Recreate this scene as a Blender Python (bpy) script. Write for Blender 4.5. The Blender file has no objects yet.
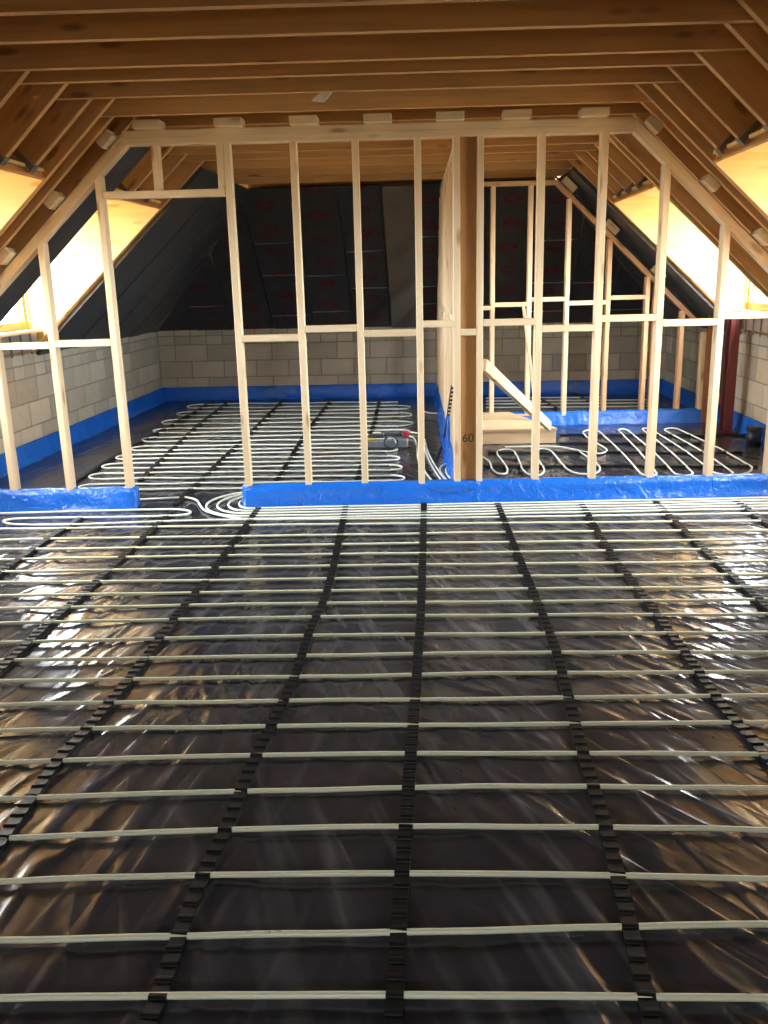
import bpy, bmesh, math, random
import numpy as np
from mathutils import Vector, Matrix

random.seed(4)
rng = np.random.default_rng(7)
scn = bpy.context.scene
COL = scn.collection

# ------------------------------------------------------------------ camera
F, CX, CY, EYE = 880.0, 384.0, 512.0, 1.6
def _axes(vpx=433.0, vpy=277.0, vx=465.0):
    d = np.array([vpx-CX, vpy-CY, F]); d /= np.linalg.norm(d)
    V = CY-((vpx-CX)*(vx-CX)+F*F)/(vpy-CY)
    dn = np.array([vx-CX, V-CY, F]); dn /= np.linalg.norm(dn)
    return np.array([np.cross(dn, d), d, -dn])
R = _axes()
cam_data = bpy.data.cameras.new('camera')
cam_data.sensor_fit = 'VERTICAL'; cam_data.sensor_height = 24.0
cam_data.lens = F/1024.0*24.0
cam_data.clip_start = 0.05
cam = bpy.data.objects.new('camera', cam_data); COL.objects.link(cam)
cam.matrix_world = Matrix(((R[0,0], -R[0,1], -R[0,2], 0.0), (R[1,0], -R[1,1], -R[1,2], 0.0),
                           (R[2,0], -R[2,1], -R[2,2], EYE), (0, 0, 0, 1)))
scn.camera = cam

# ------------------------------------------------------------------ sky, exposure
world = bpy.data.worlds.new('sky'); scn.world = world; world.use_nodes = True
bg = world.node_tree.nodes['Background']
# overcast sky above the horizon, dull ground below it
_n = world.node_tree.nodes; _l = world.node_tree.links
_tc = _n.new('ShaderNodeTexCoord'); _sp = _n.new('ShaderNodeSeparateXYZ'); _rp = _n.new('ShaderNodeValToRGB')
_l.new(_tc.outputs['Generated'], _sp.inputs[0]); _mr = _n.new('ShaderNodeMapRange')
_mr.inputs[1].default_value = -0.06; _mr.inputs[2].default_value = 0.04
_l.new(_sp.outputs[2], _mr.inputs[0]); _l.new(_mr.outputs[0], _rp.inputs[0]); _l.new(_rp.outputs[0], bg.inputs[0])
_rp.color_ramp.elements[0].color = (0.16, 0.16, 0.13, 1); _rp.color_ramp.elements[1].color = (0.80, 0.91, 1.0, 1)
bg.inputs[1].default_value = 26.0
vs = scn.view_settings
vs.view_transform = 'Standard'; vs.look = 'None'; vs.gamma = 1.0; vs.use_curve_mapping = False
vs.exposure = 1.45
scn.cycles.max_bounces = 8; scn.cycles.diffuse_bounces = 5; scn.cycles.glossy_bounces = 3
scn.cycles.transparent_max_bounces = 6; scn.cycles.use_denoising = True
scn.cycles.caustics_reflective = False; scn.cycles.caustics_refractive = False

# ------------------------------------------------------------------ measuring helpers (pixel -> point on a known plane)
def ray(x, y): return R @ np.array([x-CX, y-CY, F])
def P(x, y, z=0.0):
    v = ray(x, y); t = (z-EYE)/v[2]; return Vector((v[0]*t, v[1]*t, z))
def PY(x, y, Y):
    v = ray(x, y); t = Y/v[1]; return Vector((v[0]*t, Y, EYE+v[2]*t))
S = 0.042                                  # cross members run slightly off square to the long walls
def SK(X, Y0): return Y0+S*X
XC, HALF, ZC, KS = -0.345, 3.45, 2.63, 0.94   # room centre, half width, tie height, roof pitch
DC = 1.705                                 # half width of the flat ceiling
XL, XR, YF, YB = XC-HALF, XC+HALF, 12.15, -2.2
def zb(d): return ZC-KS*(d-DC)             # underside of the rafters at distance d from the centre line

# ------------------------------------------------------------------ object helpers
def link(o, parent=None):
    COL.objects.link(o)
    if parent is not None:
        o.parent = parent; o.matrix_parent_inverse = parent.matrix_basis.inverted()
    return o
def tag(o, label=None, cat=None, group=None, kind=None):
    if label: o['label'] = label
    if cat: o['category'] = cat
    if group: o['group'] = group
    if kind: o['kind'] = kind
    return o
def empty(name, loc=(0, 0, 0)):
    o = bpy.data.objects.new(name, None); o.empty_display_size = 0.1
    o.location = loc; COL.objects.link(o); return o
def mesh_obj(name, verts, faces, mat, parent=None, smooth=False, matrix=None):
    me = bpy.data.meshes.new(name); me.from_pydata([tuple(v) for v in verts], [], faces); me.update()
    bm = bmesh.new(); bm.from_mesh(me); bmesh.ops.recalc_face_normals(bm, faces=bm.faces); bm.to_mesh(me); bm.free()
    if smooth: me.polygons.foreach_set('use_smooth', [True]*len(me.polygons))
    me.materials.append(mat)
    o = bpy.data.objects.new(name, me)
    if matrix is not None: o.matrix_basis = matrix
    return link(o, parent)
def box_mesh(name, sx, sy, sz, mat, bev=0.003):
    bm = bmesh.new(); bmesh.ops.create_cube(bm, size=1.0)
    bmesh.ops.scale(bm, vec=(sx, sy, sz), verts=bm.verts)
    if bev: bmesh.ops.bevel(bm, geom=bm.edges, offset=min(bev, 0.3*min(sx, sy, sz)), segments=1, affect='EDGES')
    me = bpy.data.meshes.new(name); bm.to_mesh(me); bm.free(); me.materials.append(mat); return me
def box(name, lo, hi, mat, parent=None, bev=0.003):
    lo, hi = Vector(lo), Vector(hi); s = hi-lo
    o = bpy.data.objects.new(name, box_mesh(name, abs(s.x), abs(s.y), abs(s.z), mat, bev))
    o.location = (lo+hi)/2; return link(o, parent)
def beam(name, a, b, w, h, mat, parent=None, up=(0, 0, 1), bev=0.003):
    """timber from a to b along its axis; w = size across, h = size along the up hint"""
    a, b = Vector(a), Vector(b); x = (b-a); L = x.length; x.normalize()
    u = Vector(up); y = u.cross(x).normalized(); z = x.cross(y)
    o = bpy.data.objects.new(name, box_mesh(name, L, w, h, mat, bev)); c = (a+b)/2
    o.matrix_basis = Matrix(((x.x, y.x, z.x, c.x), (x.y, y.y, z.y, c.y), (x.z, y.z, z.z, c.z), (0, 0, 0, 1)))
    return link(o, parent)
def prism(name, poly, axis_fn, mat, parent=None):
    """closed polygon (list of 2-D points) extruded: axis_fn(p, k) gives the 3-D point for k = 0, 1"""
    n = len(poly)
    v = [axis_fn(p, 0) for p in poly]+[axis_fn(p, 1) for p in poly]
    f = [list(range(n)), list(range(2*n-1, n-1, -1))]+[[i, (i+1) % n, n+(i+1) % n, n+i] for i in range(n)]
    c = sum((Vector(q) for q in v), Vector())/len(v)
    return mesh_obj(name, [Vector(q)-c for q in v], f, mat, parent, matrix=Matrix.Translation(c))
def smooth_path(pts, n=6, closed=False):
    pts = [Vector(p) for p in pts]; out = []
    for i in range(len(pts)-1):
        p0 = pts[max(i-1, 0)]; p1 = pts[i]; p2 = pts[i+1]; p3 = pts[min(i+2, len(pts)-1)]
        for k in range(n):
            t = k/n; t2 = t*t; t3 = t2*t
            out.append(0.5*((2*p1)+(p2-p0)*t+(2*p0-5*p1+4*p2-p3)*t2+(3*p1-p0-3*p2+p3)*t3))
    out.append(pts[-1]); return out
def tube(name, pts, r, mat, parent=None, sides=8):
    pts = [Vector(p) for p in pts]; n = len(pts); v = []; f = []
    for i, p in enumerate(pts):
        t = (pts[min(i+1, n-1)]-pts[max(i-1, 0)]).normalized()
        s = t.cross(Vector((0, 0, 1)))
        s = Vector((1, 0, 0)) if s.length < 1e-4 else s.normalized()
        u = s.cross(t)
        for k in range(sides):
            a = 2*math.pi*k/sides; v.append(p+(s*math.cos(a)+u*math.sin(a))*r)
    for i in range(n-1):
        for k in range(sides):
            k2 = (k+1) % sides; f.append((i*sides+k, i*sides+k2, (i+1)*sides+k2, (i+1)*sides+k))
    f.append(tuple(range(sides-1, -1, -1))); f.append(tuple(range((n-1)*sides, n*sides)))
    c = pts[n//2].copy()
    return mesh_obj(name, [q-c for q in v], f, mat, parent, smooth=True, matrix=Matrix.Translation(c))

# ------------------------------------------------------------------ materials
class NT:
    def __init__(s, name):
        s.m = bpy.data.materials.new(name); s.m.use_nodes = True; s.t = s.m.node_tree; s.n = s.t.nodes
        s.b = s.n['Principled BSDF']; s.out = s.n['Material Output']
    def N(s, typ, **kw):
        n = s.n.new(typ)
        for k, v in kw.items():
            if k in n.inputs.keys(): n.inputs[k].default_value = v
            else: setattr(n, k, v)
        return n
    def L(s, a, b): s.t.links.new(a, b)
    def math(s, op, a, b=None, c=None):
        n = s.n.new('ShaderNodeMath'); n.operation = op
        for i, q in enumerate((a, b, c)):
            if q is None: continue
            if isinstance(q, (int, float)): n.inputs[i].default_value = q
            else: s.L(q, n.inputs[i])
        return n.outputs[0]
    def mixc(s, fac, a, b, mode='MIX'):
        n = s.n.new('ShaderNodeMix'); n.data_type = 'RGBA'; n.blend_type = mode
        for sock, q in ((n.inputs[0], fac), (n.inputs[6], a), (n.inputs[7], b)):
            if isinstance(q, (int, float)): sock.default_value = q
            elif isinstance(q, tuple): sock.default_value = (*q, 1)
            else: s.L(q, sock)
        return n.outputs[2]
    def bump(s, h, strength=0.3, dist=0.01):
        b = s.n.new('ShaderNodeBump'); b.inputs['Strength'].default_value = strength; b.inputs['Distance'].default_value = dist
        s.L(h, b.inputs['Height']); s.L(b.outputs[0], s.b.inputs['Normal'])
def plain(name, col, rough=0.6, metal=0.0, spec=0.5, noise=0.0, nscale=20.0, bump=0.0):
    t = NT(name); t.b.inputs['Base Color'].default_value = (*col, 1); t.b.inputs['Roughness'].default_value = rough
    t.b.inputs['Metallic'].default_value = metal; t.b.inputs['Specular IOR Level'].default_value = spec
    if noise or bump:
        tc = t.N('ShaderNodeTexCoord'); nz = t.N('ShaderNodeTexNoise', Scale=nscale, Detail=5.0)
        t.L(tc.outputs['Object'], nz.inputs['Vector'])
        if noise:
            d = tuple(c*(1-noise) for c in col); l = tuple(min(1, c*(1+noise)) for c in col)
            t.L(t.mixc(nz.outputs[0], d, l), t.b.inputs['Base Color'])
        if bump: t.bump(nz.outputs[0], bump)
    return t.m
def wood(name, light, dark, knot, rough=0.62, var=0.16, grain=1.0):
    t = NT(name); tc = t.N('ShaderNodeTexCoord'); oi = t.N('ShaderNodeObjectInfo')
    off = t.N('ShaderNodeCombineXYZ'); r9 = t.math('MULTIPLY', oi.outputs['Random'], 37.0)
    t.L(r9, off.inputs[0]); t.L(t.math('MULTIPLY', oi.outputs['Random'], 11.0), off.inputs[1])
    add = t.N('ShaderNodeVectorMath', operation='ADD'); t.L(tc.outputs['Object'], add.inputs[0]); t.L(off.outputs[0], add.inputs[1])
    mp = t.N('ShaderNodeMapping'); mp.inputs['Scale'].default_value = (1.3*grain, 26*grain, 26*grain); t.L(add.outputs[0], mp.inputs['Vector'])
    n1 = t.N('ShaderNodeTexNoise', Scale=1.0, Detail=6.0, Roughness=0.62, Distortion=0.5); t.L(mp.outputs[0], n1.inputs['Vector'])
    mk = t.N('ShaderNodeMapping'); mk.inputs['Scale'].default_value = (2.6, 9.0, 9.0); t.L(add.outputs[0], mk.inputs['Vector'])
    vo = t.N('ShaderNodeTexVoronoi', Scale=1.0, Randomness=1.0); t.L(mk.outputs[0], vo.inputs['Vector'])
    kr = t.N('ShaderNodeMapRange'); kr.inputs[1].default_value = 0.09; kr.inputs[2].default_value = 0.21
    kr.inputs[3].default_value = 1.0; kr.inputs[4].default_value = 0.0; t.L(vo.outputs['Distance'], kr.inputs[0])
    gr = t.N('ShaderNodeMapRange'); gr.inputs[1].default_value = 0.36; gr.inputs[2].default_value = 0.68; t.L(n1.outputs[0], gr.inputs[0])
    c = t.mixc(gr.outputs[0], light, dark)
    c = t.mixc(t.math('MULTIPLY', kr.outputs[0], 0.75), c, knot)
    hv = t.N('ShaderNodeHueSaturation'); t.L(c, hv.inputs['Color'])
    t.L(t.math('MULTIPLY_ADD', oi.outputs['Random'], 2*var, 1-var), hv.inputs['Value'])
    t.L(hv.outputs[0], t.b.inputs['Base Color']); t.b.inputs['Roughness'].default_value = rough
    t.b.inputs['Specular IOR Level'].default_value = 0.3
    t.bump(n1.outputs[0], 0.12, 0.004)
    return t.m
M = {}
M['stud'] = wood('stud_timber', (0.82, 0.65, 0.42), (0.72, 0.53, 0.31), (0.36, 0.19, 0.08), var=0.07)
M['stud_red'] = wood('reddish_stud_timber', (0.66, 0.42, 0.24), (0.55, 0.32, 0.16), (0.30, 0.14, 0.06), var=0.10)
M['roof'] = wood('roof_timber', (0.70, 0.39, 0.145), (0.57, 0.30, 0.10), (0.22, 0.09, 0.03), var=0.12)
M['edge'] = wood('packer_timber', (0.80, 0.64, 0.40), (0.72, 0.54, 0.30), (0.45, 0.28, 0.12), var=0.06)
M['ply'] = wood('plywood', (0.86, 0.59, 0.25), (0.78, 0.49, 0.18), (0.55, 0.28, 0.08), var=0.04, grain=0.35)
M['boxply'] = wood('box_plywood', (0.80, 0.60, 0.36), (0.70, 0.48, 0.26), (0.48, 0.27, 0.12), var=0.05, grain=0.4)
M['post'] = wood('glued_post_timber', (0.50, 0.28, 0.11), (0.43, 0.22, 0.08), (0.22, 0.09, 0.03), var=0.03)
M['winwood'] = wood('window_timber', (0.62, 0.28, 0.08), (0.50, 0.20, 0.05), (0.3, 0.1, 0.03), var=0.08, rough=0.4)
M['sark'] = wood('sarking_boards', (0.42, 0.22, 0.08), (0.32, 0.15, 0.05), (0.16, 0.06, 0.02), var=0.1)
M['brownboard'] = wood('brown_board', (0.36, 0.14, 0.06), (0.28, 0.10, 0.04), (0.15, 0.05, 0.02), var=0.05)
M['deck'] = plain('loft_boarding', (0.12, 0.065, 0.03), 0.8, noise=0.3, nscale=8)
M['slab'] = plain('floor_slab', (0.05, 0.05, 0.05), 0.9, noise=0.2)
M['pipe'] = plain('white_pipe_plastic', (0.88, 0.84, 0.58), 0.38, noise=0.05, nscale=4)
M['feed'] = plain('feed_pipe_plastic', (0.88, 0.90, 0.78), 0.38, noise=0.04, nscale=4)
M['rail'] = plain('black_rail_plastic', (0.006, 0.006, 0.006), 0.42, spec=0.4)
M['ink'] = plain('black_ink', (0.02, 0.018, 0.015), 0.6)
M['mortar'] = plain('mortar', (0.30, 0.26, 0.19), 0.95, noise=0.25, nscale=30, bump=0.3)
M['steel_red'] = plain('red_oxide_steel', (0.10, 0.015, 0.013), 0.5, noise=0.2, nscale=9)
M['galv'] = plain('galvanised_steel', (0.20, 0.20, 0.20), 0.45, metal=0.8, noise=0.3, nscale=30)
M['dgrey'] = plain('dark_grey_plastic', (0.05, 0.055, 0.06), 0.45)
M['tgrey'] = plain('tool_grey_metal', (0.22, 0.24, 0.26), 0.45, metal=0.2, noise=0.2)
M['red'] = plain('red_plastic', (0.35, 0.02, 0.04), 0.4)
M['yellow'] = plain('yellow_plastic', (0.55, 0.42, 0.05), 0.5)
M['greyboard'] = plain('grey_board', (0.17, 0.145, 0.11), 0.85, noise=0.25, nscale=6)
M['tape'] = plain('silver_tape', (0.5, 0.5, 0.5), 0.3, metal=0.7)
M['paper'] = plain('pale_scrap', (0.85, 0.82, 0.7), 0.7)
M['white_membrane'] = plain('pale_membrane', (0.6, 0.66, 0.75), 0.7)
M['blackbox'] = plain('black_sleeve', (0.012, 0.014, 0.02), 0.4)

def block_mat():
    t = NT('concrete_block'); tc = t.N('ShaderNodeTexCoord'); oi = t.N('ShaderNodeObjectInfo')
    n = t.N('ShaderNodeTexNoise', Scale=9.0, Detail=8.0, Roughness=0.7); t.L(tc.outputs['Object'], n.inputs['Vector'])
    c = t.mixc(n.outputs[0], (0.42, 0.365, 0.275), (0.62, 0.55, 0.43))
    hv = t.N('ShaderNodeHueSaturation'); t.L(c, hv.inputs['Color'])
    t.L(t.math('MULTIPLY_ADD', oi.outputs['Random'], 0.36, 0.80), hv.inputs['Value']); t.L(hv.outputs[0], t.b.inputs['Base Color'])
    t.b.inputs['Roughness'].default_value = 0.95; t.b.inputs['Specular IOR Level'].default_value = 0.15
    n2 = t.N('ShaderNodeTexNoise', Scale=70.0, Detail=4.0); t.L(tc.outputs['Object'], n2.inputs['Vector']); t.bump(n2.outputs[0], 0.4, 0.005)
    return t.m
M['block'] = block_mat()

def film_mat(name, col, rough, bump, scale, col2=None):
    t = NT(name); tc = t.N('ShaderNodeTexCoord')
    n = t.N('ShaderNodeTexNoise', Scale=scale, Detail=4.0, Roughness=0.55, Distortion=1.2); t.L(tc.outputs['Object'], n.inputs['Vector'])
    if col2: t.L(t.mixc(n.outputs[0], col, col2), t.b.inputs['Base Color'])
    else: t.b.inputs['Base Color'].default_value = (*col, 1)
    t.b.inputs['Roughness'].default_value = rough; t.b.inputs['Specular IOR Level'].default_value = 0.5
    t.bump(n.outputs[0], bump, 0.02); return t.m
def floor_film():
    t = NT('black_polythene'); tc = t.N('ShaderNodeTexCoord')
    sp = t.N('ShaderNodeSeparateXYZ'); t.L(tc.outputs['Object'], sp.inputs[0])
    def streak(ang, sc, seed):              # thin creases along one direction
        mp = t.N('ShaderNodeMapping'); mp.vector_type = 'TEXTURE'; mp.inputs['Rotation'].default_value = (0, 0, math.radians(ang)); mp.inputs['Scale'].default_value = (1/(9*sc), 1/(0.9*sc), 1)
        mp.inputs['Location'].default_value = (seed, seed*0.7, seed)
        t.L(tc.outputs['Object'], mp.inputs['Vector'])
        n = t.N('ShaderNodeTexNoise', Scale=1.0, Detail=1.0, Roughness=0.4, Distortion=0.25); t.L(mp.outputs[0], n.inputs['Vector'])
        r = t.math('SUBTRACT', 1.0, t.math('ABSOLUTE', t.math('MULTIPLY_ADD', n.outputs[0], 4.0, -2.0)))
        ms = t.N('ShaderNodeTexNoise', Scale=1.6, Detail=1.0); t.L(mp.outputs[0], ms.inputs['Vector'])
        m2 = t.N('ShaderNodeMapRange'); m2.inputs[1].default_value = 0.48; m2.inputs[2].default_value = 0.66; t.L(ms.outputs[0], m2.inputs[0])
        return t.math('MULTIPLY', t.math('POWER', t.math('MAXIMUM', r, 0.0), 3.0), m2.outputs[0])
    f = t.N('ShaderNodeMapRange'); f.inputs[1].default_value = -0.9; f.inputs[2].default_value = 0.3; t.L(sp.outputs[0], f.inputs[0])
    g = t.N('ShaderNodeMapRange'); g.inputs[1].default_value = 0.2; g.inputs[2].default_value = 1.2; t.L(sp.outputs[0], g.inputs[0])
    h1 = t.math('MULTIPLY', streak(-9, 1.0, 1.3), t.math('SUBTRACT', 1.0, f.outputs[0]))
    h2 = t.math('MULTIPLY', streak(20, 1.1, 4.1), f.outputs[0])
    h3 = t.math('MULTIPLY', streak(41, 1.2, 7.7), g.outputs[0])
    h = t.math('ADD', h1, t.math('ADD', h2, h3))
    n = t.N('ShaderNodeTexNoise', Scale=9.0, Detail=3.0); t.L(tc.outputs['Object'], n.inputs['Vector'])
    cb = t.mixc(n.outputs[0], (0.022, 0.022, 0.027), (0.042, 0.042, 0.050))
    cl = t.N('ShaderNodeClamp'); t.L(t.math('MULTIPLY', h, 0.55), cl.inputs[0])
    t.L(t.mixc(cl.outputs[0], cb, (0.16, 0.16, 0.17)), t.b.inputs['Base Color'])   # pale sheen painted into the base colour along the creases
    t.b.inputs['Roughness'].default_value = 0.17; t.b.inputs['Specular IOR Level'].default_value = 0.42
    t.bump(t.math('ADD', h, t.math('MULTIPLY', n.outputs[0], 0.12)), 0.30, 0.012); return t.m
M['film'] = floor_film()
M['blue'] = film_mat('blue_polythene', (0.008, 0.13, 0.62), 0.18, 0.75, 14.0, (0.012, 0.17, 0.74))

def foil_mat(red=0.9):
    t = NT('foil_faced_insulation'); tc = t.N('ShaderNodeTexCoord'); oi = t.N('ShaderNodeObjectInfo')
    sp = t.N('ShaderNodeSeparateXYZ'); t.L(tc.outputs['Object'], sp.inputs[0])
    # repeated printed red oval marks
    fx = t.math('SUBTRACT', t.math('FRACT', t.math('ADD', t.math('MULTIPLY', sp.outputs[0], 2.7), oi.outputs['Random'])), 0.5)
    fy = t.math('SUBTRACT', t.math('FRACT', t.math('ADD', t.math('MULTIPLY', sp.outputs[1], 2.2), 0.5)), 0.5)
    e = t.math('SQRT', t.math('ADD', t.math('POWER', t.math('MULTIPLY', fx, 2.6), 2.0), t.math('POWER', t.math('MULTIPLY', fy, 1.7), 2.0)))
    n = t.N('ShaderNodeTexNoise', Scale=5.0, Detail=6.0, Roughness=0.6); t.L(tc.outputs['Object'], n.inputs['Vector'])
    e = t.math('ADD', e, t.math('MULTIPLY', t.math('SUBTRACT', n.outputs[0], 0.5), 0.75))
    ring = t.math('LESS_THAN', t.math('ABSOLUTE', t.math('SUBTRACT', e, 0.33)), 0.09)
    base = t.mixc(n.outputs[0], (0.042, 0.041, 0.040), (0.105, 0.103, 0.10))
    c = t.mixc(t.math('MULTIPLY', t.math('MULTIPLY', ring, n.outputs[0]), 2*red), base, (0.20, 0.012, 0.014))
    t.L(c, t.b.inputs['Base Color']); t.b.inputs['Metallic'].default_value = 0.35; t.b.inputs['Roughness'].default_value = 0.42
    n2 = t.N('ShaderNodeTexNoise', Scale=22.0, Detail=4.0); t.L(tc.outputs['Object'], n2.inputs['Vector']); t.bump(n2.outputs[0], 0.25, 0.01)
    return t.m
M['foil'] = foil_mat(0.9); M['foil_plain'] = foil_mat(0.0)
def glass_mat():
    t = NT('window_glass'); tr = t.N('ShaderNodeBsdfTransparent'); gl = t.N('ShaderNodeBsdfGlossy', Roughness=0.02)
    mx = t.N('ShaderNodeMixShader'); mx.inputs[0].default_value = 0.06
    t.L(tr.outputs[0], mx.inputs[1]); t.L(gl.outputs[0], mx.inputs[2]); t.L(mx.outputs[0], t.out.inputs['Surface']); return t.m
M['glass'] = glass_mat()

# ================================================================== THE SHELL
tag(box('floor', (XL-0.3, YB, -0.2), (XR+0.3, YF+0.3, -0.004), M['slab'], bev=0), 'dark floor slab under the polythene', kind='structure')

def block_wall(name, side, y0, y1):
    """side: 'L','R' along Y, 'F' far wall along X"""
    CH, CLn, Z0 = 0.225, 0.45, 0.0
    if side in 'LR':
        x = XL if side == 'L' else XR; o = -1 if side == 'L' else 1
        core = box(name, (min(x+o*0.006, x+o*0.12), y0, Z0), (max(x+o*0.006, x+o*0.12), y1, 1.0), M['mortar'], bev=0)
    else:
        core = box(name, (XL-0.1, YF+0.006, Z0), (XR+0.1, YF+0.12, 1.0), M['mortar'], bev=0)
    shared = {}
    def blk(a, b, za, zt):
        key = (round(b-a, 3), round(zt-za, 3))
        if key not in shared:
            w, h = b-a-0.012, zt-za-0.012
            shared[key] = box_mesh('block', *((0.1, w, h) if side in 'LR' else (w, 0.1, h)), M['block'], 0.004)
        ob = bpy.data.objects.new('block', shared[key]); j = random.uniform(-0.003, 0.003)
        c = (a+b)/2; z = (za+zt)/2
        ob.location = (x+o*(0.05+j), c, z) if side in 'LR' else (c, YF+0.05+j, z)
        link(ob, core)
    a0, a1 = (y0, y1) if side in 'LR' else (XL, XR)
    for k, (za, zt) in enumerate(((0.0, 0.1), (0.1, 0.325), (0.325, 0.55), (0.55, 0.775), (0.775, 0.895), (0.895, 1.0))):
        p = a0-(CLn/2 if k % 2 else 0)
        step = CLn if k < 4 else 0.225
        while p < a1-0.02:
            a, b = max(p, a0), min(p+step, a1)
            if b-a > 0.03: blk(a, b, za, zt)
            p += step
    return tag(core, kind='structure')
wl = tag(block_wall('wall_left', 'L', 2.2, YF), 'low concrete block wall under the roof slope beside the doorway side')
wr = tag(block_wall('wall_right', 'R', 2.2, YF), 'low concrete block wall under the roof slope on the red post side')
wf = tag(block_wall('wall_far', 'F', XL, XR), 'low concrete block wall at the far end of the loft')
for nm, x0, x1 in (('wall_left_rear', XL-0.12, XL), ('wall_right_rear', XR, XR+0.12)):
    tag(box(nm, (x0, YB, 0), (x1, 2.2, 1.0), M['mortar'], bev=0), 'plain knee wall behind the viewer', kind='structure')
GX0, GX1, GZ0, GZ1 = XC-0.45, XC+0.45, 1.35, 2.05    # unseen gable window added behind the viewer for front fill light
wb = tag(box('wall_back', (XL-0.5, YB-0.15, 0), (GX0, YB, 3.2), M['block'], bev=0), 'gable wall behind the viewer', kind='structure')
for lo, hi in (((GX1, YB-0.15, 0), (XR+0.5, YB, 3.2)), ((GX0, YB-0.15, 0), (GX1, YB, GZ0)), ((GX0, YB-0.15, GZ1), (GX1, YB, 3.2))): box('gable_masonry', lo, hi, M['block'], wb, bev=0)
gw = tag(empty('window_5', (XC, YB-0.08, GZ0)), 'added timber gable window behind the viewer for fill light', kind='structure')
for lo, hi in (((GX0, GZ0), (GX1, GZ0+0.07)), ((GX0, GZ1-0.07), (GX1, GZ1)), ((GX0, GZ0+0.07), (GX0+0.07, GZ1-0.07)), ((GX1-0.07, GZ0+0.07), (GX1, GZ1-0.07)), ((XC-0.03, GZ0+0.07), (XC+0.03, GZ1-0.07))):
    box('window_frame', (lo[0], YB-0.12, lo[1]), (hi[0], YB-0.05, hi[1]), M['winwood'], gw)
box('pane', (GX0+0.07, YB-0.09, GZ0+0.07), (GX1-0.07, YB-0.082, GZ1-0.07), M['glass'], gw, bev=0)
ld = bpy.data.lights.new('window_daylight', 'AREA'); ld.shape = 'RECTANGLE'; ld.size = GX1-GX0; ld.size_y = GZ1-GZ0; ld.cycles.is_portal = True  # sky portal at the added fill window
lo = bpy.data.objects.new('window_daylight', ld); COL.objects.link(lo)
lo.matrix_basis = Matrix.Translation((XC, YB-0.2, (GZ0+GZ1)/2)) @ Matrix.Rotation(math.radians(90), 4, 'X')
# timber wall plates on the block walls
for nm, a, b in (('trim_1', (XL-0.05, 2.2, 1.02), (XL-0.05, YF, 1.02)), ('trim_2', (XR+0.05, 2.2, 1.02), (XR+0.05, YF, 1.02)), ('trim_3', (XL, YF+0.05, 1.02), (XR, YF+0.05, 1.02))):
    tag(beam(nm, a, b, 0.1, 0.04, M['sark']), 'timber wall plate on top of the blocks', kind='structure')

# ---- ceiling: loft boarding with the ceiling ties hung under it
ceil = tag(box('ceiling', (XC-2.2, YB, ZC+0.215), (XC+2.2, YF-1.2, ZC+0.24), M['deck'], bev=0), 'dark loft boarding above the ceiling ties', kind='structure')
TIES = [-1.4, -0.9, -0.4, 0.1, 0.6, 1.1, 1.6, 2.05, 2.5, 2.93, 3.36, 3.78, 4.20, 4.70, 5.00, 5.42, 5.99, 6.42, 6.86, 7.30, 7.76, 8.20, 8.80, 9.50, 10.20, 10.62]
OUT = 0.2/math.cos(math.atan(KS))/KS       # how far the rafter top lies outside its underside at one height
for y in TIES:
    hb, ht = DC+OUT-0.01, DC+OUT-0.01-0.2/KS
    poly = [(-hb, 0), (hb, 0), (ht, 0.2), (-ht, 0.2)]
    v = [Vector((p[0], 0, p[1])) for p in poly]+[Vector((p[0], 0.045, p[1])) for p in poly]
    f = [[0, 1, 2, 3], [7, 6, 5, 4], [0, 4, 5, 1], [1, 5, 6, 2], [2, 6, 7, 3], [3, 7, 4, 0]]
    rz = math.atan(S)
    mesh_obj('ceiling_tie', v, f, M['roof'], ceil, matrix=Matrix.Translation((XC, SK(XC, y), ZC)) @ Matrix.Rotation(rz, 4, 'Z'))

# ---- roof slopes
NRM = Vector((KS, 1)).normalized()         # (d, z) outward normal of a slope
def SD(sg, d, Y, off=0.0):                 # point on a slope at distance d from the centre line; off = along its normal
    return Vector((XC+sg*(d+NRM.x*off), Y, zb(d)+NRM.y*off))
def slope_board(name, sg, quad, o0, o1, mat, parent):
    """quad: (d, Y) corners on the slope; slab between normal offsets o0 and o1. Local x runs down the slope, y along it."""
    c = SD(sg, sum(q[0] for q in quad)/len(quad), sum(q[1] for q in quad)/len(quad), (o0+o1)/2)
    ax = (SD(sg, 2, 0)-SD(sg, 1, 0)).normalized(); ay = Vector((0, 1, 0)); az = ax.cross(ay)
    m = Matrix(((ax.x, ay.x, az.x, c.x), (ax.y, ay.y, az.y, c.y), (ax.z, ay.z, az.z, c.z), (0, 0, 0, 1)))
    inv = m.inverted(); n = len(quad)
    v = [inv @ SD(sg, q[0], q[1], o0) for q in quad]+[inv @ SD(sg, q[0], q[1], o1) for q in quad]
    f = [list(range(n)), list(range(2*n-1, n-1, -1))]+[[i, (i+1) % n, n+(i+1) % n, n+i] for i in range(n)]
    return mesh_obj(name, v, f, mat, parent, matrix=m)
DH = 2.12                                  # where the dormer headers cross the slope
def dtop(Y): return DC if Y < YF-(HALF-DC) else DC+(Y-(YF-(HALF-DC)))
SIDES = {
    'left': dict(sg=-1, sk=lambda y: y+S*(XC-2.4), d1=(4.40, 5.92), d2=(7.02, 8.38)),
    'right': dict(sg=1, sk=lambda y: y+S*(XC+2.2), d1=(4.40, 5.92), d2=(7.42, 9.10)),
}
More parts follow.
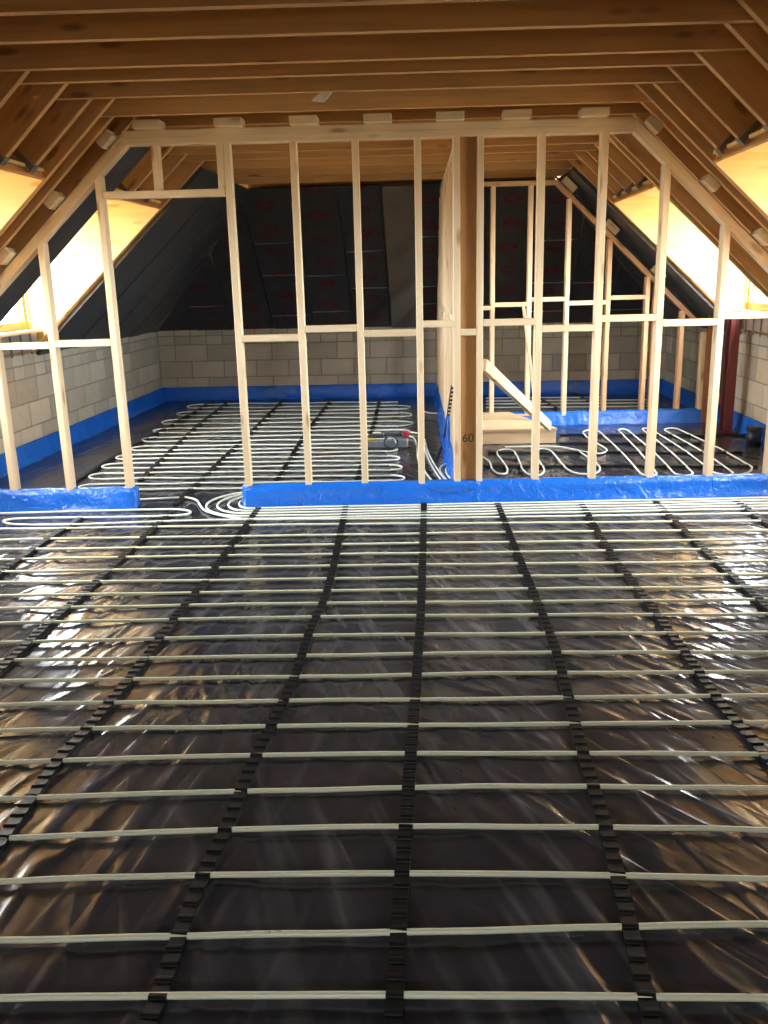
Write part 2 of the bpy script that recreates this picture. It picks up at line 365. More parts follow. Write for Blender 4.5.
for nm, q in SIDES.items():
    sg, sk = q['sg'], q['sk']; d1 = [sk(v) for v in q['d1']]; d2 = [sk(v) for v in q['d2']]
    q['Y1'], q['Y2'] = d1, d2
    # outer sarking, built in pieces round the dormer openings; the first piece carries the rest
    yh = YF-(HALF-DC)
    pieces = [[(DC-0.5, YB), (HALF+0.2, YB), (HALF+0.2, d1[0]), (DC-0.5, d1[0])],
              [(DC-0.5, d1[0]), (DH, d1[0]), (DH, d1[1]), (DC-0.5, d1[1])],
              [(DC-0.5, d1[1]), (HALF+0.2, d1[1]), (HALF+0.2, d2[0]), (DC-0.5, d2[0])],
              [(DC-0.5, d2[0]), (DH, d2[0]), (DH, d2[1]), (DC-0.5, d2[1])],
              [(DC-0.5, d2[1]), (HALF+0.2, d2[1]), (HALF+0.2, YF+0.2), (HALF, YF), (DC-0.5, yh-0.5)]]
    root = tag(slope_board('roof_slope_'+nm, sg, pieces[0], 0.2, 0.22, M['sark'], None), 'timber roof slope on the %s' % nm, kind='structure')
    for pc in pieces[1:]: slope_board('sarking', sg, pc, 0.2, 0.22, M['sark'], root)
    q['root'] = root
    def rafter(y0, dlo=HALF+0.1, dhi=DC-0.28, mat='roof', name='rafter'):
        y = sk(y0)+0.0225
        return beam(name, SD(sg, dhi, y, 0.1), SD(sg, dlo, y, 0.1), 0.045, 0.2, M[mat], root, up=(sg*NRM.x, 0, NRM.y))
    full = [-1.6, -1.1, -0.6, -0.1, 0.4, 0.9, 1.4, 1.9, 2.4, 2.85, 3.3, 3.7, 4.1]
    full += [4.355, 5.92, 6.10, 6.42, q['d2'][0]-0.045-0.16, q['d2'][0]-0.045, q['d2'][1]]
    for y in full: rafter(y)
    y = q['d2'][1]+0.5
    while sk(y) < YF-0.25:
        rafter(y, dhi=max(DC-0.28, dtop(sk(y))+0.12)); y += 0.45
    # jack rafters hung on a header over each dormer
    for (ya, yb), js in ((q['d1'], (4.85, 5.28, 5.66)), (q['d2'], tuple(np.arange(q['d2'][0]+0.42, q['d2'][1]-0.2, 0.42)))):
        hd = DH-0.014
        h = beam('header', SD(sg, hd, sk(ya), 0.1), SD(sg, hd, sk(yb), 0.1), 0.02, 0.2, M['roof'], root, up=(sg*NRM.x, 0, NRM.y))
        for j in js:
            jr = rafter(j, dlo=DH-0.03, name='jack_rafter')
            yj = sk(j)+0.0225
            for s2 in (-1, 1):              # folded steel hanger straps either side of the jack
                beam('joist_hanger', SD(sg, DH-0.055, yj+s2*0.026, 0.0), SD(sg, DH-0.055, yj+s2*0.026, 0.16), 0.035, 0.004, M['galv'], jr, up=(0, 1, 0), bev=0)
            slope_board('joist_hanger', sg, [(DH-0.075, yj-0.03), (DH-0.035, yj-0.03), (DH-0.035, yj+0.03), (DH-0.075, yj+0.03)], -0.006, -0.001, M['galv'], jr)
    # foil boards between the partition and the far dormer
    ys, ye = sk(6.47), sk(q['d2'][0]-0.045-0.165)
    if nm == 'left': slope_board('insulation_board', sg, [(DC+0.02, ys+0.02), (HALF, ys+0.02), (HALF, ye+0.17), (DC+0.02, ye+0.17)], -0.03, -0.002, M['foil_plain'], root)
    ys = sk(q['d2'][1]+0.05); k = 0
    while ys < YF-0.08:                     # foil boards lining the slope beyond the dormer, cut along the hip
        ye = min(ys+0.44, YF-0.01)
        ta, tb = dtop(ys), dtop(ye-0.012)
        quad = [(ta+0.02, ys), (HALF, ys), (HALF, ye-0.012), (min(tb+0.02, HALF-0.005), ye-0.012)]
        if ta <= DC and tb > DC: quad.append((DC+0.02, YF-(HALF-DC)))
        slope_board('insulation_board', sg, quad, -0.035+0.008*(k % 2), -0.004, M['foil_plain'], root); ys = ye; k += 1

# ---- far hip slope
def HP(X, e, off=0.0):                     # e = distance in front of the far wall along the floor
    n = Vector((0, KS, 1)).normalized()    # outward
    return Vector((X, YF-e, zb(HALF)+KS*e))+n*off
hip_top = HALF-DC
def hip_board(name, quad, o0, o1, mat, parent):
    ce = sum((HP(a, b, (o0+o1)/2) for a, b in quad), Vector())/len(quad)
    ax = (HP(0, 0)-HP(0, 1)).normalized(); ay = Vector((1, 0, 0)); az = ax.cross(ay)
    m = Matrix(((ax.x, ay.x, az.x, ce.x), (ax.y, ay.y, az.y, ce.y), (ax.z, ay.z, az.z, ce.z), (0, 0, 0, 1)))
    inv = m.inverted(); n = len(quad)
    v = [inv @ HP(a, b, o0) for a, b in quad]+[inv @ HP(a, b, o1) for a, b in quad]
    f = [list(range(n)), list(range(2*n-1, n-1, -1))]+[[i, (i+1) % n, n+(i+1) % n, n+i] for i in range(n)]
    return mesh_obj(name, v, f, mat, parent, matrix=m)
hip = tag(hip_board('roof_slope_far', [(XL-0.2, -0.2), (XR+0.2, -0.2), (XR-hip_top-0.4, hip_top+0.4), (XL+hip_top+0.4, hip_top+0.4)], 0.05, 0.07, M['sark'], None), 'hipped roof slope at the far end', kind='structure')
xs = [XL]; w = [0.55, 0.52, 0.56, 0.55, 0.55, 0.50, 0.36, 0.30, 0.55, 0.55, 0.55, 0.55, 0.55, 0.6, 0.6]
for i in range(15):
    a, b = xs[-1], min(xs[-1]+w[i], XR); xs.append(b)
    def et(x): return max(0.0, min(hip_top, x-XL, XR-x))
    if b-a < 0.05: break
    pts = [(a+0.006, 0), (b-0.006, 0), (b-0.006, et(b-0.006)-0.01)]
    for c in (XR-hip_top, XL+hip_top):
        if a < c < b: pts.append((c, hip_top-0.01))
    pts.append((a+0.006, et(a+0.006)-0.01))
    grey = i == 6
    hip_board('grey_board' if grey else 'insulation_board', pts, -0.05 if grey else (-0.03 if i % 2 else -0.022), 0.0, M['greyboard' if grey else 'foil'], hip)
    if not grey and i < 13:
        for e in (0.28, 0.62, 1.05):
            ee = e+random.uniform(-0.12, 0.12)
            if min(et(a), et(b)) > ee+0.05 and random.random() < 0.7:
                hip_board('tape_strip', [(a+0.02, ee), (b-random.uniform(0.02, 0.3), ee), (b-0.02, ee+0.012), (a+0.02, ee+0.012)], -0.034, -0.0305, M['tape'], hip)

# ---- dormers: plywood cheeks, ceiling, spandrel, window
wn = 0
for nm, q in SIDES.items():
    sg = q['sg']
    for dk, far in (('Y1', 'near roof slope'), ('Y2', 'partition')):
        ya, yb = q[dk]; wn += 1
        zc = 2.30
        def dm(pts, yy0, yy1, name, mat, parent=None):
            return prism(name, pts, lambda p, k: (XC+sg*p[0], yy1 if k else yy0, p[1]), mat, parent)
        tri = [(DH, zb(DH)+0.0), (HALF, zb(HALF)+0.03), (HALF, zc), (DH, zc)]
        c = dm(tri, yb-0.018, yb, 'wall_dormer_%d' % wn, M['ply'])
        tag(c, 'plywood dormer cheek on the %s beyond the %s' % (nm, far), kind='structure')
        dm(tri, ya, ya+0.018, 'cheek_panel', M['ply'], c)
        dm([(DH-0.02, zc), (HALF+0.1, zc), (HALF+0.1, zc+0.02), (DH-0.02, zc+0.02)], ya, yb, 'dormer_ceiling', M['ply'], c)
        dm([(HALF+0.02, 0.98), (HALF+0.10, 0.98), (HALF+0.10, 1.22), (HALF+0.02, 1.22)], ya, yb, 'spandrel_board', M['foil'], c)
        dm([(HALF-0.10, 1.04), (HALF-0.02, 1.04), (HALF-0.02, 1.19), (HALF-0.10, 1.19)], ya+0.12, yb-0.1, 'sill_insulation', M['tape'], c)
        dm([(HALF-0.12, 1.19), (HALF+0.1, 1.19), (HALF+0.1, 1.215), (HALF-0.12, 1.215)], ya+0.02, yb-0.02, 'sill_board', M['edge'], c)
        for yy in np.arange(ya+0.3, yb-0.15, 0.2):
            dm([(HALF-0.112, 1.0), (HALF-0.103, 1.0), (HALF-0.103, 1.2), (HALF-0.112, 1.2)], yy, yy+0.022, 'fixing_strap', M['galv'], c)
        win = empty('window_%d' % wn, (XC+sg*(HALF+0.04), (ya+yb)/2, 1.22)); tag(win, 'timber dormer window on the %s' % nm, kind='structure')
        d0, d1 = HALF+0.0, HALF+0.08
        def bar(y0, y1, z0, z1, name):
            dm([(d0, z0), (d1, z0), (d1, z1), (d0, z1)], y0, y1, name, M['winwood'], win)
        ym = (ya+yb)/2
        bar(ya+0.02, yb-0.02, 1.22, 1.29, 'window_frame'); bar(ya+0.02, yb-0.02, zc-0.06, zc, 'window_frame')
        bar(ya+0.02, ya+0.09, 1.29, zc-0.06, 'window_frame'); bar(yb-0.09, yb-0.02, 1.29, zc-0.06, 'window_frame')
        bar(ym-0.03, ym+0.03, 1.29, zc-0.06, 'mullion')
        for y0, y1 in ((ya+0.09, ym-0.03), (ym+0.03, yb-0.09)):
            dm([(HALF+0.035, 1.29), (HALF+0.045, 1.29), (HALF+0.045, zc-0.06), (HALF+0.035, zc-0.06)], y0, y1, 'pane', M['glass'], win)
        # daylight comes in through the window (portal onto the sky)
        ld = bpy.data.lights.new('window_daylight', 'AREA'); ld.shape = 'RECTANGLE'; ld.size = yb-ya; ld.size_y = zc-1.22
        ld.cycles.is_portal = True
        lo = bpy.data.objects.new('window_daylight', ld); COL.objects.link(lo)
        lo.matrix_basis = Matrix.Translation((XC+sg*(HALF+0.12), ym, (zc+1.22)/2)) @ (Matrix.Rotation(math.radians(90*sg), 4, 'Y') @ Matrix.Rotation(math.radians(90), 4, 'Z'))

# ================================================================== FLOOR FILM (wrinkled polythene)
def vnoise(u, v, seed):
    g = np.random.default_rng(seed).random((256, 256))
    iu, iv = np.floor(u).astype(int), np.floor(v).astype(int); fu, fv = u-iu, v-iv
    fu, fv = fu*fu*(3-2*fu), fv*fv*(3-2*fv)
    a = g[iu % 256, iv % 256]; b = g[(iu+1) % 256, iv % 256]; c = g[iu % 256, (iv+1) % 256]; d = g[(iu+1) % 256, (iv+1) % 256]
    return (a*(1-fu)+b*fu)*(1-fv)+(c*(1-fu)+d*fu)*fv
def wrinkles(X, Y):
    h = np.zeros_like(X)
    for i, (dx, dy, cxm, wd, amp) in enumerate(((0.16, 1.0, -1.9, 1.3, 1.0), (-0.35, 1.0, -0.3, 0.8, 0.9), (-0.75, 1.0, 1.0, 1.1, 1.25), (-1.0, 0.75, 1.5, 1.6, 0.7), (0.5, 1.0, -2.2, 1.2, 0.6))):
        n = math.hypot(dx, dy); dx, dy = dx/n, dy/n
        wv = 0.12*vnoise(X*1.7+9, Y*1.7+3, 50+i)
        ac = X*dy-Y*dx+wv; al = X*dx+Y*dy
        wt = np.exp(-((X-cxm)/wd)**2)
        r = 1-np.abs(2*vnoise(ac/0.085+100, al/0.55+40, 10+i)-1); r = r**5
        r2 = 1-np.abs(2*vnoise(ac/0.045+30, al/0.28+70, 20+i)-1); r2 = r2**4
        m = np.clip(1.8*vnoise(X*1.3+5, Y*1.3+8, 30+i)-0.5, 0, 1)
        h += wt*amp*(0.011*r*m+0.0015*r2)
    h += 0.004*vnoise(X*3+4, Y*3+2, 77)
    return np.minimum(0.013+h, 0.0225)
def film_sheet(name, x0, x1, y0, y1, step, label):
    nx, ny = int((x1-x0)/step), int((y1-y0)/step)
    gx, gy = np.meshgrid(np.linspace(x0, x1, nx), np.linspace(y0, y1, ny))
    gz = wrinkles(gx, gy)
    cx, cy = (x0+x1)/2, (y0+y1)/2
    co = np.stack([gx-cx, gy-cy, gz], -1).reshape(-1, 3)
    i = np.arange(nx*ny).reshape(ny, nx)
    fc = np.stack([i[:-1, :-1], i[:-1, 1:], i[1:, 1:], i[1:, :-1]], -1).reshape(-1, 4)
    me = bpy.data.meshes.new(name); me.vertices.add(len(co)); me.vertices.foreach_set('co', co.ravel())
    me.loops.add(fc.size); me.loops.foreach_set('vertex_index', fc.ravel())
    me.polygons.add(len(fc)); me.polygons.foreach_set('loop_start', np.arange(0, fc.size, 4)); me.polygons.foreach_set('loop_total', np.full(len(fc), 4))
    me.polygons.foreach_set('use_smooth', np.ones(len(fc), bool))
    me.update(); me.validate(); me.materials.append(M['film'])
    o = bpy.data.objects.new(name, me); o.location = (cx, cy, 0.0); COL.objects.link(o)
    return tag(o, label, 'plastic sheet')
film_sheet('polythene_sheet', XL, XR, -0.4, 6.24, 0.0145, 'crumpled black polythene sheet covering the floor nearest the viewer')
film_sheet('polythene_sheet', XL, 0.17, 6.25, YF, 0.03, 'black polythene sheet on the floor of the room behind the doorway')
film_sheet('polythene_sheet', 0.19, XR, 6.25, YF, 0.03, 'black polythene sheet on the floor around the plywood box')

# ================================================================== STUD PARTITION
PT = 0.09                                  # partition thickness
Y0P = 6.21
def wp(X, z, dy=PT/2): return Vector((X, SK(X, Y0P)+dy, z))
UPW = (S, -1, 0)
part = empty('stud_partition', (XC, SK(XC, Y0P), 0))
tag(part, 'pale softwood stud partition with a doorway across the loft', 'partition')
def top_z(X):                              # underside of the partition's head plates
    d = abs(X-XC)
    return min(2.485, 2.485-KS*(d-1.66))
def stud(X, z0, z1, w=0.045, mat='stud', name='stud', d=PT, dy=PT/2):
    return beam(name, wp(X, z0, dy), wp(X, z1, dy), d, w, M[mat], part, up=(1, S, 0))
STUDS = [-3.50, -3.07, -2.66, -2.225, -1.354, -0.915, -0.506, -0.095, 0.162, 0.318, 0.723, 1.133, 1.55, 1.97, 2.40]
for x in STUDS:
    stud(x, 0.06, top_z(x)+(0.0 if abs(x-XC) < 1.66 else 0.02))
stud(-1.40, 2.20, 2.485); stud(-1.83, 2.20, 2.485)     # cripples over the door
beam('door_header', wp(-2.20, 2.18), wp(-1.38, 2.18), PT, 0.045, M['stud'], part, up=(0, 0, 1))
for z in (2.508, 2.553): beam('head_plate', wp(XC-1.69, z), wp(XC+1.69, z), PT, 0.0445, M['stud'], part)
for sg in (-1, 1):
    a = Vector((XC+sg*1.66, 0, 2.535)); b = Vector((XC+sg*3.05, 0, 2.535-KS*1.39))
    beam('sloping_plate', wp(a.x, a.z), wp(b.x, b.z), PT, 0.065, M['stud'], part, up=(sg*NRM.x, 0, NRM.y))
    for d in (1.80, 2.19, 2.56, 2.95):           # packers between plate and rafter
        c = SD(sg, d, 0, -0.03)
        beam('packer', Vector((c.x, SK(c.x, 6.125), c.z)), Vector((c.x, SK(c.x, 6.275), c.z)), 0.11, 0.055, M['edge'], part, up=(sg*NRM.x, 0, NRM.y))
for x in (-1.85, -1.32, -0.83, -0.35, 0.12, 0.55, 1.05):
    beam('packer', Vector((x-0.09, SK(x, 6.21), 2.602)), Vector((x+0.09, SK(x, 6.21), 2.602)), 0.15, 0.052, M['edge'], part)
beam('sole_plate', wp(-3.75, 0.03), wp(-2.19, 0.03), PT-0.01, 0.04, M['stud'], part)
beam('sole_plate', wp(-1.34, 0.03), wp(3.05, 0.03), PT-0.01, 0.04, M['stud'], part)
NOG = [(-3.50, -3.07, 1.24), (-3.07, -2.66, 1.20), (-2.66, -2.225, 1.21), (-1.354, -0.915, 1.215), (-0.915, -0.506, 1.27), (-0.506, -0.095, 1.23), (-0.095, 0.162, 1.285),
       (0.162, 0.318, 1.225), (0.318, 0.723, 1.285), (0.723, 1.133, 1.235), (1.133, 1.55, 1.295), (1.55, 1.97, 1.255), (1.97, 2.40, 1.295)]
for a, b, z in NOG:
    beam('noggin', wp(a+0.023, z), wp(b-0.023, z), PT, 0.045, M['stud'], part)
post = stud(0.240, 0.06, 2.50, w=0.105, mat='post', name='glued_post', d=0.06, dy=0.07)
post['label'] = 'darker brown glued timber post'

# hand-written number on the brown post
cu = bpy.data.curves.new('pencil_mark', 'FONT'); cu.body = '60'; cu.size = 0.085; cu.extrude = 0.0008; cu.align_x = 'CENTER'
tmp = bpy.data.objects.new('pencil_mark_curve', cu); COL.objects.link(tmp)
dg = bpy.context.evaluated_depsgraph_get(); me = bpy.data.meshes.new_from_object(tmp.evaluated_get(dg)); me.materials.clear(); me.materials.append(M['ink'])
bpy.data.objects.remove(tmp); bpy.data.curves.remove(cu)
o = bpy.data.objects.new('pencil_mark', me)
o.matrix_basis = Matrix.Translation((0.240, SK(0.24, Y0P)+0.0385, 0.45)) @ Matrix.Rotation(math.atan(S), 4, 'Z') @ Matrix.Rotation(math.radians(90), 4, 'X')
link(o, post)

# ---- side partition running back from the brown post
side = empty('stud_partition', (0.2, 6.4, 0)); tag(side, 'pale stud partition running back from the brown post', 'partition')
def sx(Y): return 0.20-0.022*(Y-7.0)
for i, y in enumerate((6.36, 6.78, 7.2, 7.62, 8.04, 8.46, 8.9, 9.35, 9.8, 10.2)):
    beam('stud', (sx(y), y, 0.05), (sx(y), y, 2.49), 0.09, 0.045, M['stud'], side, up=(0, 1, 0))
    if i < 9:
        y2 = (6.78, 7.2, 7.62, 8.04, 8.46, 8.9, 9.35, 9.8, 10.2)[i]
        z = 1.22 if i % 2 else 1.28
        beam('noggin', (sx(y), y+0.023, z), (sx(y2), y2-0.023, z), 0.09, 0.045, M['stud'], side)
beam('head_plate', (sx(6.31), 6.31, 2.515), (sx(10.3), 10.3, 2.515), 0.09, 0.045, M['stud'], side)
beam('sole_plate', (sx(6.31), 6.33, 0.03), (sx(12.0), 12.0, 0.03), 0.08, 0.04, M['stud'], side)
# raking end of this partition under the far hip, with packers
beam('sloping_plate', (sx(10.4), 10.42, 2.45), (sx(12.0), 12.0, 2.45-KS*1.58), 0.09, 0.045, M['stud'], side)
for y in (10.62, 11.04, 11.46, 11.86):
    beam('stud', (sx(y), y, 0.05), (sx(y), y, 2.42-KS*(y-10.42)), 0.09, 0.045, M['stud'], side, up=(0, 1, 0))
for e in (0.5, 0.85, 1.2, 1.55):
    p = HP(sx(YF-e), e, -0.075); beam('packer', p+Vector((0, 0.05, -0.047)), p-Vector((0, 0.05, -0.047)), 0.09, 0.06, M['edge'], side)

# ---- far cross partition in the room on the right
SF = 0.05
def fp(X, z, dy=0.045): return Vector((X, 9.50+SF*X+dy, z))
fpart = empty('stud_partition', (1.6, 9.55, 0)); tag(fpart, 'stud partition beyond the plywood box with a reddish double stud', 'partition')
def ftop(X):
    d = abs(X-XC); return min(2.475, 2.475-KS*(d-1.60))
FST = [(0.30, 'stud'), (0.62, 'stud'), (1.005, 'stud'), (1.40, 'stud'), (1.83, 'stud_red'), (2.24, 'stud_red'), (2.33, 'stud_red'), (2.62, 'stud_red'), (2.86, 'stud')]
for X, mt in FST:
    beam('stud', fp(X, 0.06), fp(X, max(0.5, ftop(X))), 0.09, 0.045, M[mt], fpart, up=(1, SF, 0))
for (a, _), (b, _), z in zip(FST[:-1], FST[1:], (1.27, 1.30, 1.345, 1.30, 1.345, 1.2, 1.33, 1.2)):
    if b-a > 0.12 and z < min(ftop(a), ftop(b)): beam('noggin', fp(a+0.023, z), fp(b-0.023, z), 0.09, 0.045, M['stud_red' if a > 1.7 else 'stud'], fpart)
beam('head_plate', fp(0.27, 2.50), fp(XC+1.62, 2.50), 0.09, 0.045, M['stud_red'], fpart)
beam('sloping_plate', fp(XC+1.60, 2.505), fp(XC+3.15, 2.505-KS*1.55), 0.09, 0.045, M['stud_red'], fpart, up=(NRM.x, 0, NRM.y))
for d in (1.80, 2.25, 2.75):
    c = SD(1, d, 0, -0.09)
    beam('packer', Vector((c.x-0.06, 9.55+SF*c.x, c.z+0.06*KS)), Vector((c.x+0.06, 9.55+SF*c.x, c.z-0.06*KS)), 0.09, 0.075, M['edge'], fpart, up=(NRM.x, 0, NRM.y))
beam('sole_plate', fp(0.27, 0.03), fp(3.05, 0.03), 0.08, 0.04, M['stud'], fpart)

# ================================================================== BLUE POLYTHENE WRAPS
def wrap(name, path, prof, label, seed, amp=0.010):
    """prof: (offset across, z) points of an open film profile swept along path; closed with a 2 mm backing"""
    pts = []
    for (a, b) in zip(path[:-1], path[1:]):
        a, b = Vector(a), Vector(b); n = max(2, int((b-a).length/0.035))
        pts += [a.lerp(b, k/n) for k in range(n)]
    pts.append(Vector(path[-1])); n = len(pts); rows = []
    r = np.random.default_rng(seed)
    ks = np.arange(n)*0.035
    for j, (o, z) in enumerate(prof):
        wob = amp*(vnoise(ks/0.16+7, np.full(n, j*0.8), seed)-0.5)*2 + 0.5*amp*(vnoise(ks/0.06+3, np.full(n, j*1.7), seed+1)-0.5)*2
        row = []
        for i, p in enumerate(pts):
            t = (pts[min(i+1, n-1)]-pts[max(i-1, 0)]).normalized(); s = Vector((t.y, -t.x, 0))
            edge = 0.0 if z < 0.012 else 1.0
            row.append(p+s*(o+wob[i]*(1 if 0 < j < len(prof)-1 else 0.2))+Vector((0, 0, max(0.004, z+0.5*wob[i]*edge))))
        rows.append(row)
    v = [q for row in rows for q in row]; f = []
    m = len(rows)
    for j in range(m-1):
        for i in range(n-1): f.append((j*n+i, j*n+i+1, (j+1)*n+i+1, (j+1)*n+i))
    for i in range(n-1): f.append((i, (m-1)*n+i, (m-1)*n+i+1, i+1))
    f.append(tuple(j*n for j in range(m))); f.append(tuple(j*n+n-1 for j in range(m-1, -1, -1)))
    c = Vector(((v[0].x+v[-1].x)/2, (v[0].y+v[-1].y)/2, 0))
    ob = mesh_obj(name, [q-c for q in v], f, M['blue'], None, smooth=True, matrix=Matrix.Translation(c))
    return tag(ob, label, 'plastic film')
# profile offsets are to the right of travel; travelling +X puts +offset towards the viewer
PLATE = [(-0.115, 0.006), (-0.100, 0.12), (-0.094, 0.165), (-0.05, 0.170), (0.004, 0.168), (0.012, 0.125), (0.018, 0.095), (0.030, 0.06), (0.040, 0.028), (0.05, 0.006)]
def fl(X): return (X, SK(X, Y0P), 0)
wrap('blue_film_wrap', [fl(XL+0.01), fl(-2.18)], PLATE, 'shiny blue film wrapped over the short sole plate left of the doorway', 3)
wrap('blue_film_wrap', [fl(-1.395), fl(XR-0.01)], PLATE, 'long shiny blue film wrapped over the sole plate below the brown post', 5)
STRIP = [(-0.004, 0.004), (-0.004, 0.19), (0.004, 0.20), (0.010, 0.19), (0.014, 0.12), (0.022, 0.06), (0.04, 0.02), (0.07, 0.006)]
def sc(k, pr=STRIP): return [(o, z*k) for o, z in pr]
wrap('blue_film_upstand', [(XL+0.024, 6.36, 0), (XL+0.024, YF-0.01, 0)], STRIP, 'blue film upstand along the block wall behind the doorway', 11)
wrap('blue_film_upstand', [(XL+0.02, YF-0.024, 0), (0.02, YF-0.024, 0)], STRIP, 'blue film upstand at the foot of the far block wall behind the doorway', 12)
wrap('blue_film_upstand', [(0.2, YF-0.024, 0), (XR-0.02, YF-0.024, 0)], STRIP, 'blue film upstand at the foot of the far wall behind the reddish double stud', 13)
wrap('blue_film_upstand', [(XR-0.024, YF-0.06, 0), (XR-0.024, 6.42, 0)], STRIP, 'blue film upstand along the block wall by the red steel post', 14)
wrap('blue_film_upstand', [(sx(11.9)-0.052, 11.9, 0), (sx(6.5)-0.052, 6.5, 0)], sc(1.15), 'blue film upstand on the side partition beside the power tool', 15)
wrap('blue_film_upstand', [(XL+0.024, 0.3, 0), (XL+0.024, 6.0, 0)], STRIP, 'blue film upstand along the near block wall on the doorway side', 16)
wrap('blue_film_upstand', [(XR-0.024, 6.2, 0), (XR-0.024, 0.3, 0)], STRIP, 'blue film upstand along the near block wall on the red post side', 17)
wrap('blue_film_wrap', [fp(0.28, 0, 0), fp(XR-0.02, 0, 0)], [(-0.10, 0.006), (-0.094, 0.12), (-0.09, 0.155), (-0.05, 0.158), (0.004, 0.156), (0.012, 0.12), (0.03, 0.07), (0.055, 0.03), (0.075, 0.006)], 'blue film wrapped over the sole plate behind the plywood box', 19)
b = tag(box('blue_film_patch', (sx(7.3)-0.088, 7.22, 0.22), (sx(7.3)-0.062, 7.46, 0.46), M['blue'], bev=0.006), 'square blue film patch folded up against the side partition', 'plastic film')

# ================================================================== CLIP RAILS
def clip_mesh():
    # an arched clip over the pipe, extruded across the rail; local x across the rail, y along it
    w, r0, r1, zc = 0.0205, 0.0088, 0.0112, 0.0125
    prof = [(-r1, 0.0), (-r1, zc)]+[(r1*math.cos(a), zc+r1*math.sin(a)) for a in (2.5, 1.9, 1.24, 0.64)]+[(r1, zc), (r1, 0.0), (r0, 0.0), (r0, zc)]
    prof += [(r0*math.cos(a), zc+r0*math.sin(a)) for a in (0.64, 1.24, 1.9, 2.5)]+[(-r0, zc), (-r0, 0.0)]
    n = len(prof); v = [(-w, a, b) for a, b in prof]+[(w, a, b) for a, b in prof]
    f = [(i, (i+1) % n, n+(i+1) % n, n+i) for i in range(n)]
    h = n//2
    for i in range(h-1):
        j = n-1-i; f.append((i, i+1, j-1, j)); f.append((n+i, n+j, n+j-1, n+i+1))
    me = bpy.data.meshes.new('clip'); me.from_pydata(v, [], f); me.update()
    bm = bmesh.new(); bm.from_mesh(me); bmesh.ops.recalc_face_normals(bm, faces=bm.faces); bm.to_mesh(me); bm.free()
    me.materials.append(M['rail']); return me
CLIP = clip_mesh()
ZR = 0.017                                  # top of the film: rails lie here
def rail(pts, clips, label, group, w=0.0203, parts=True, name='clip_rail'):
    """pts: world polyline; clips: arc positions (metres along) or None for every 50 mm"""
    pts = [Vector((p[0], p[1], ZR)) for p in pts]
    sm = smooth_path(pts, 8)
    root = empty(name, sm[len(sm)//2]); tag(root, label, 'pipe rail', group)
    v = []; f = []
    for i, p in enumerate(sm):
        t = (sm[min(i+1, len(sm)-1)]-sm[max(i-1, 0)]).normalized(); s = Vector((-t.y, t.x, 0))
        for a, z in ((-w, 0), (w, 0), (w, 0.0195), (-w, 0.0195)): v.append(p+s*a+Vector((0, 0, z)))
    for i in range(len(sm)-1):
        for k in range(4):
            k2 = (k+1) % 4; f.append((i*4+k, i*4+k2, i*4+4+k2, i*4+4+k))
    f.append((3, 2, 1, 0)); n4 = (len(sm)-1)*4; f.append((n4, n4+1, n4+2, n4+3))
    mesh_obj('base_strip', v, f, M['rail'], root)
    return root, sm
def along(sm, target, key):                 # point and tangent of the polyline where key(p) == target
    for a, b in zip(sm[:-1], sm[1:]):
        ka, kb = key(a), key(b)
        if (ka-target)*(kb-target) <= 0 and abs(ka-kb) > 1e-9:
            t = (target-ka)/(kb-ka); return a.lerp(b, t), (b-a).normalized()
    return None
def put_clip(root, p, t):
    o = bpy.data.objects.new('clip', CLIP); ang = math.atan2(t.y, t.x)-math.pi/2
    o.matrix_basis = Matrix.Translation((p.x, p.y, ZR+0.003)) @ Matrix.Rotation(ang, 4, 'Z')
    link(o, root)
def clips_every(root, sm, pitch, phase=0.0):
    acc = phase
    for a, b in zip(sm[:-1], sm[1:]):
        L = (b-a).length
        while acc < L: put_clip(root, a.lerp(b, acc/L), (b-a).normalized()); acc += pitch
        acc -= L

# pipe runs of the front loop: pixel heights at the photo's left edge, middle and right edge
ZP = ZR+0.0155
RUN = [(529, 524, 521), (540, 534, 530), (549.5, 544, 539), (559.5, 553.5, 549), (571.5, 565.5, 561), (582.5, 578, 574), (595, 590.5, 586), (608, 603, 599), (622.5, 616.5, 613.5),
       (642, 635, 632), (660, 654.5, 652), (681, 675, 672.5), (705.5, 699, 696), (731.5, 724.5, 722.5), (762, 754.5, 753), (797.5, 788.5, 789), (837.5, 828, 830), (883.5, 873.5, 877), (939, 930.5, 925), (1001, 996, 996)]
def quad3(p, q, r):
    A = np.array([[p.x**2, p.x, 1], [q.x**2, q.x, 1], [r.x**2, r.x, 1]]); return np.linalg.solve(A, np.array([p.y, q.y, r.y])), p.x, r.x
RUNC = []
for yl, ym, yr in RUN:
    (a, b, c), xa, xb = quad3(P(0, yl, ZP), P(384, ym, ZP), P(768, yr, ZP)); RUNC.append((a, b, c, xa, xb))
for k in (1, 2, 3): RUNC.append((RUNC[19][0], RUNC[19][1], RUNC[19][2]-0.2*k, RUNC[19][3], RUNC[19][4]))
def runY(k, X):
    a, b, c, xa, xb = RUNC[k]
    Xc = min(max(X, xa), xb); y = a*Xc*Xc+b*Xc+c
    return y+(X-Xc)*0.035

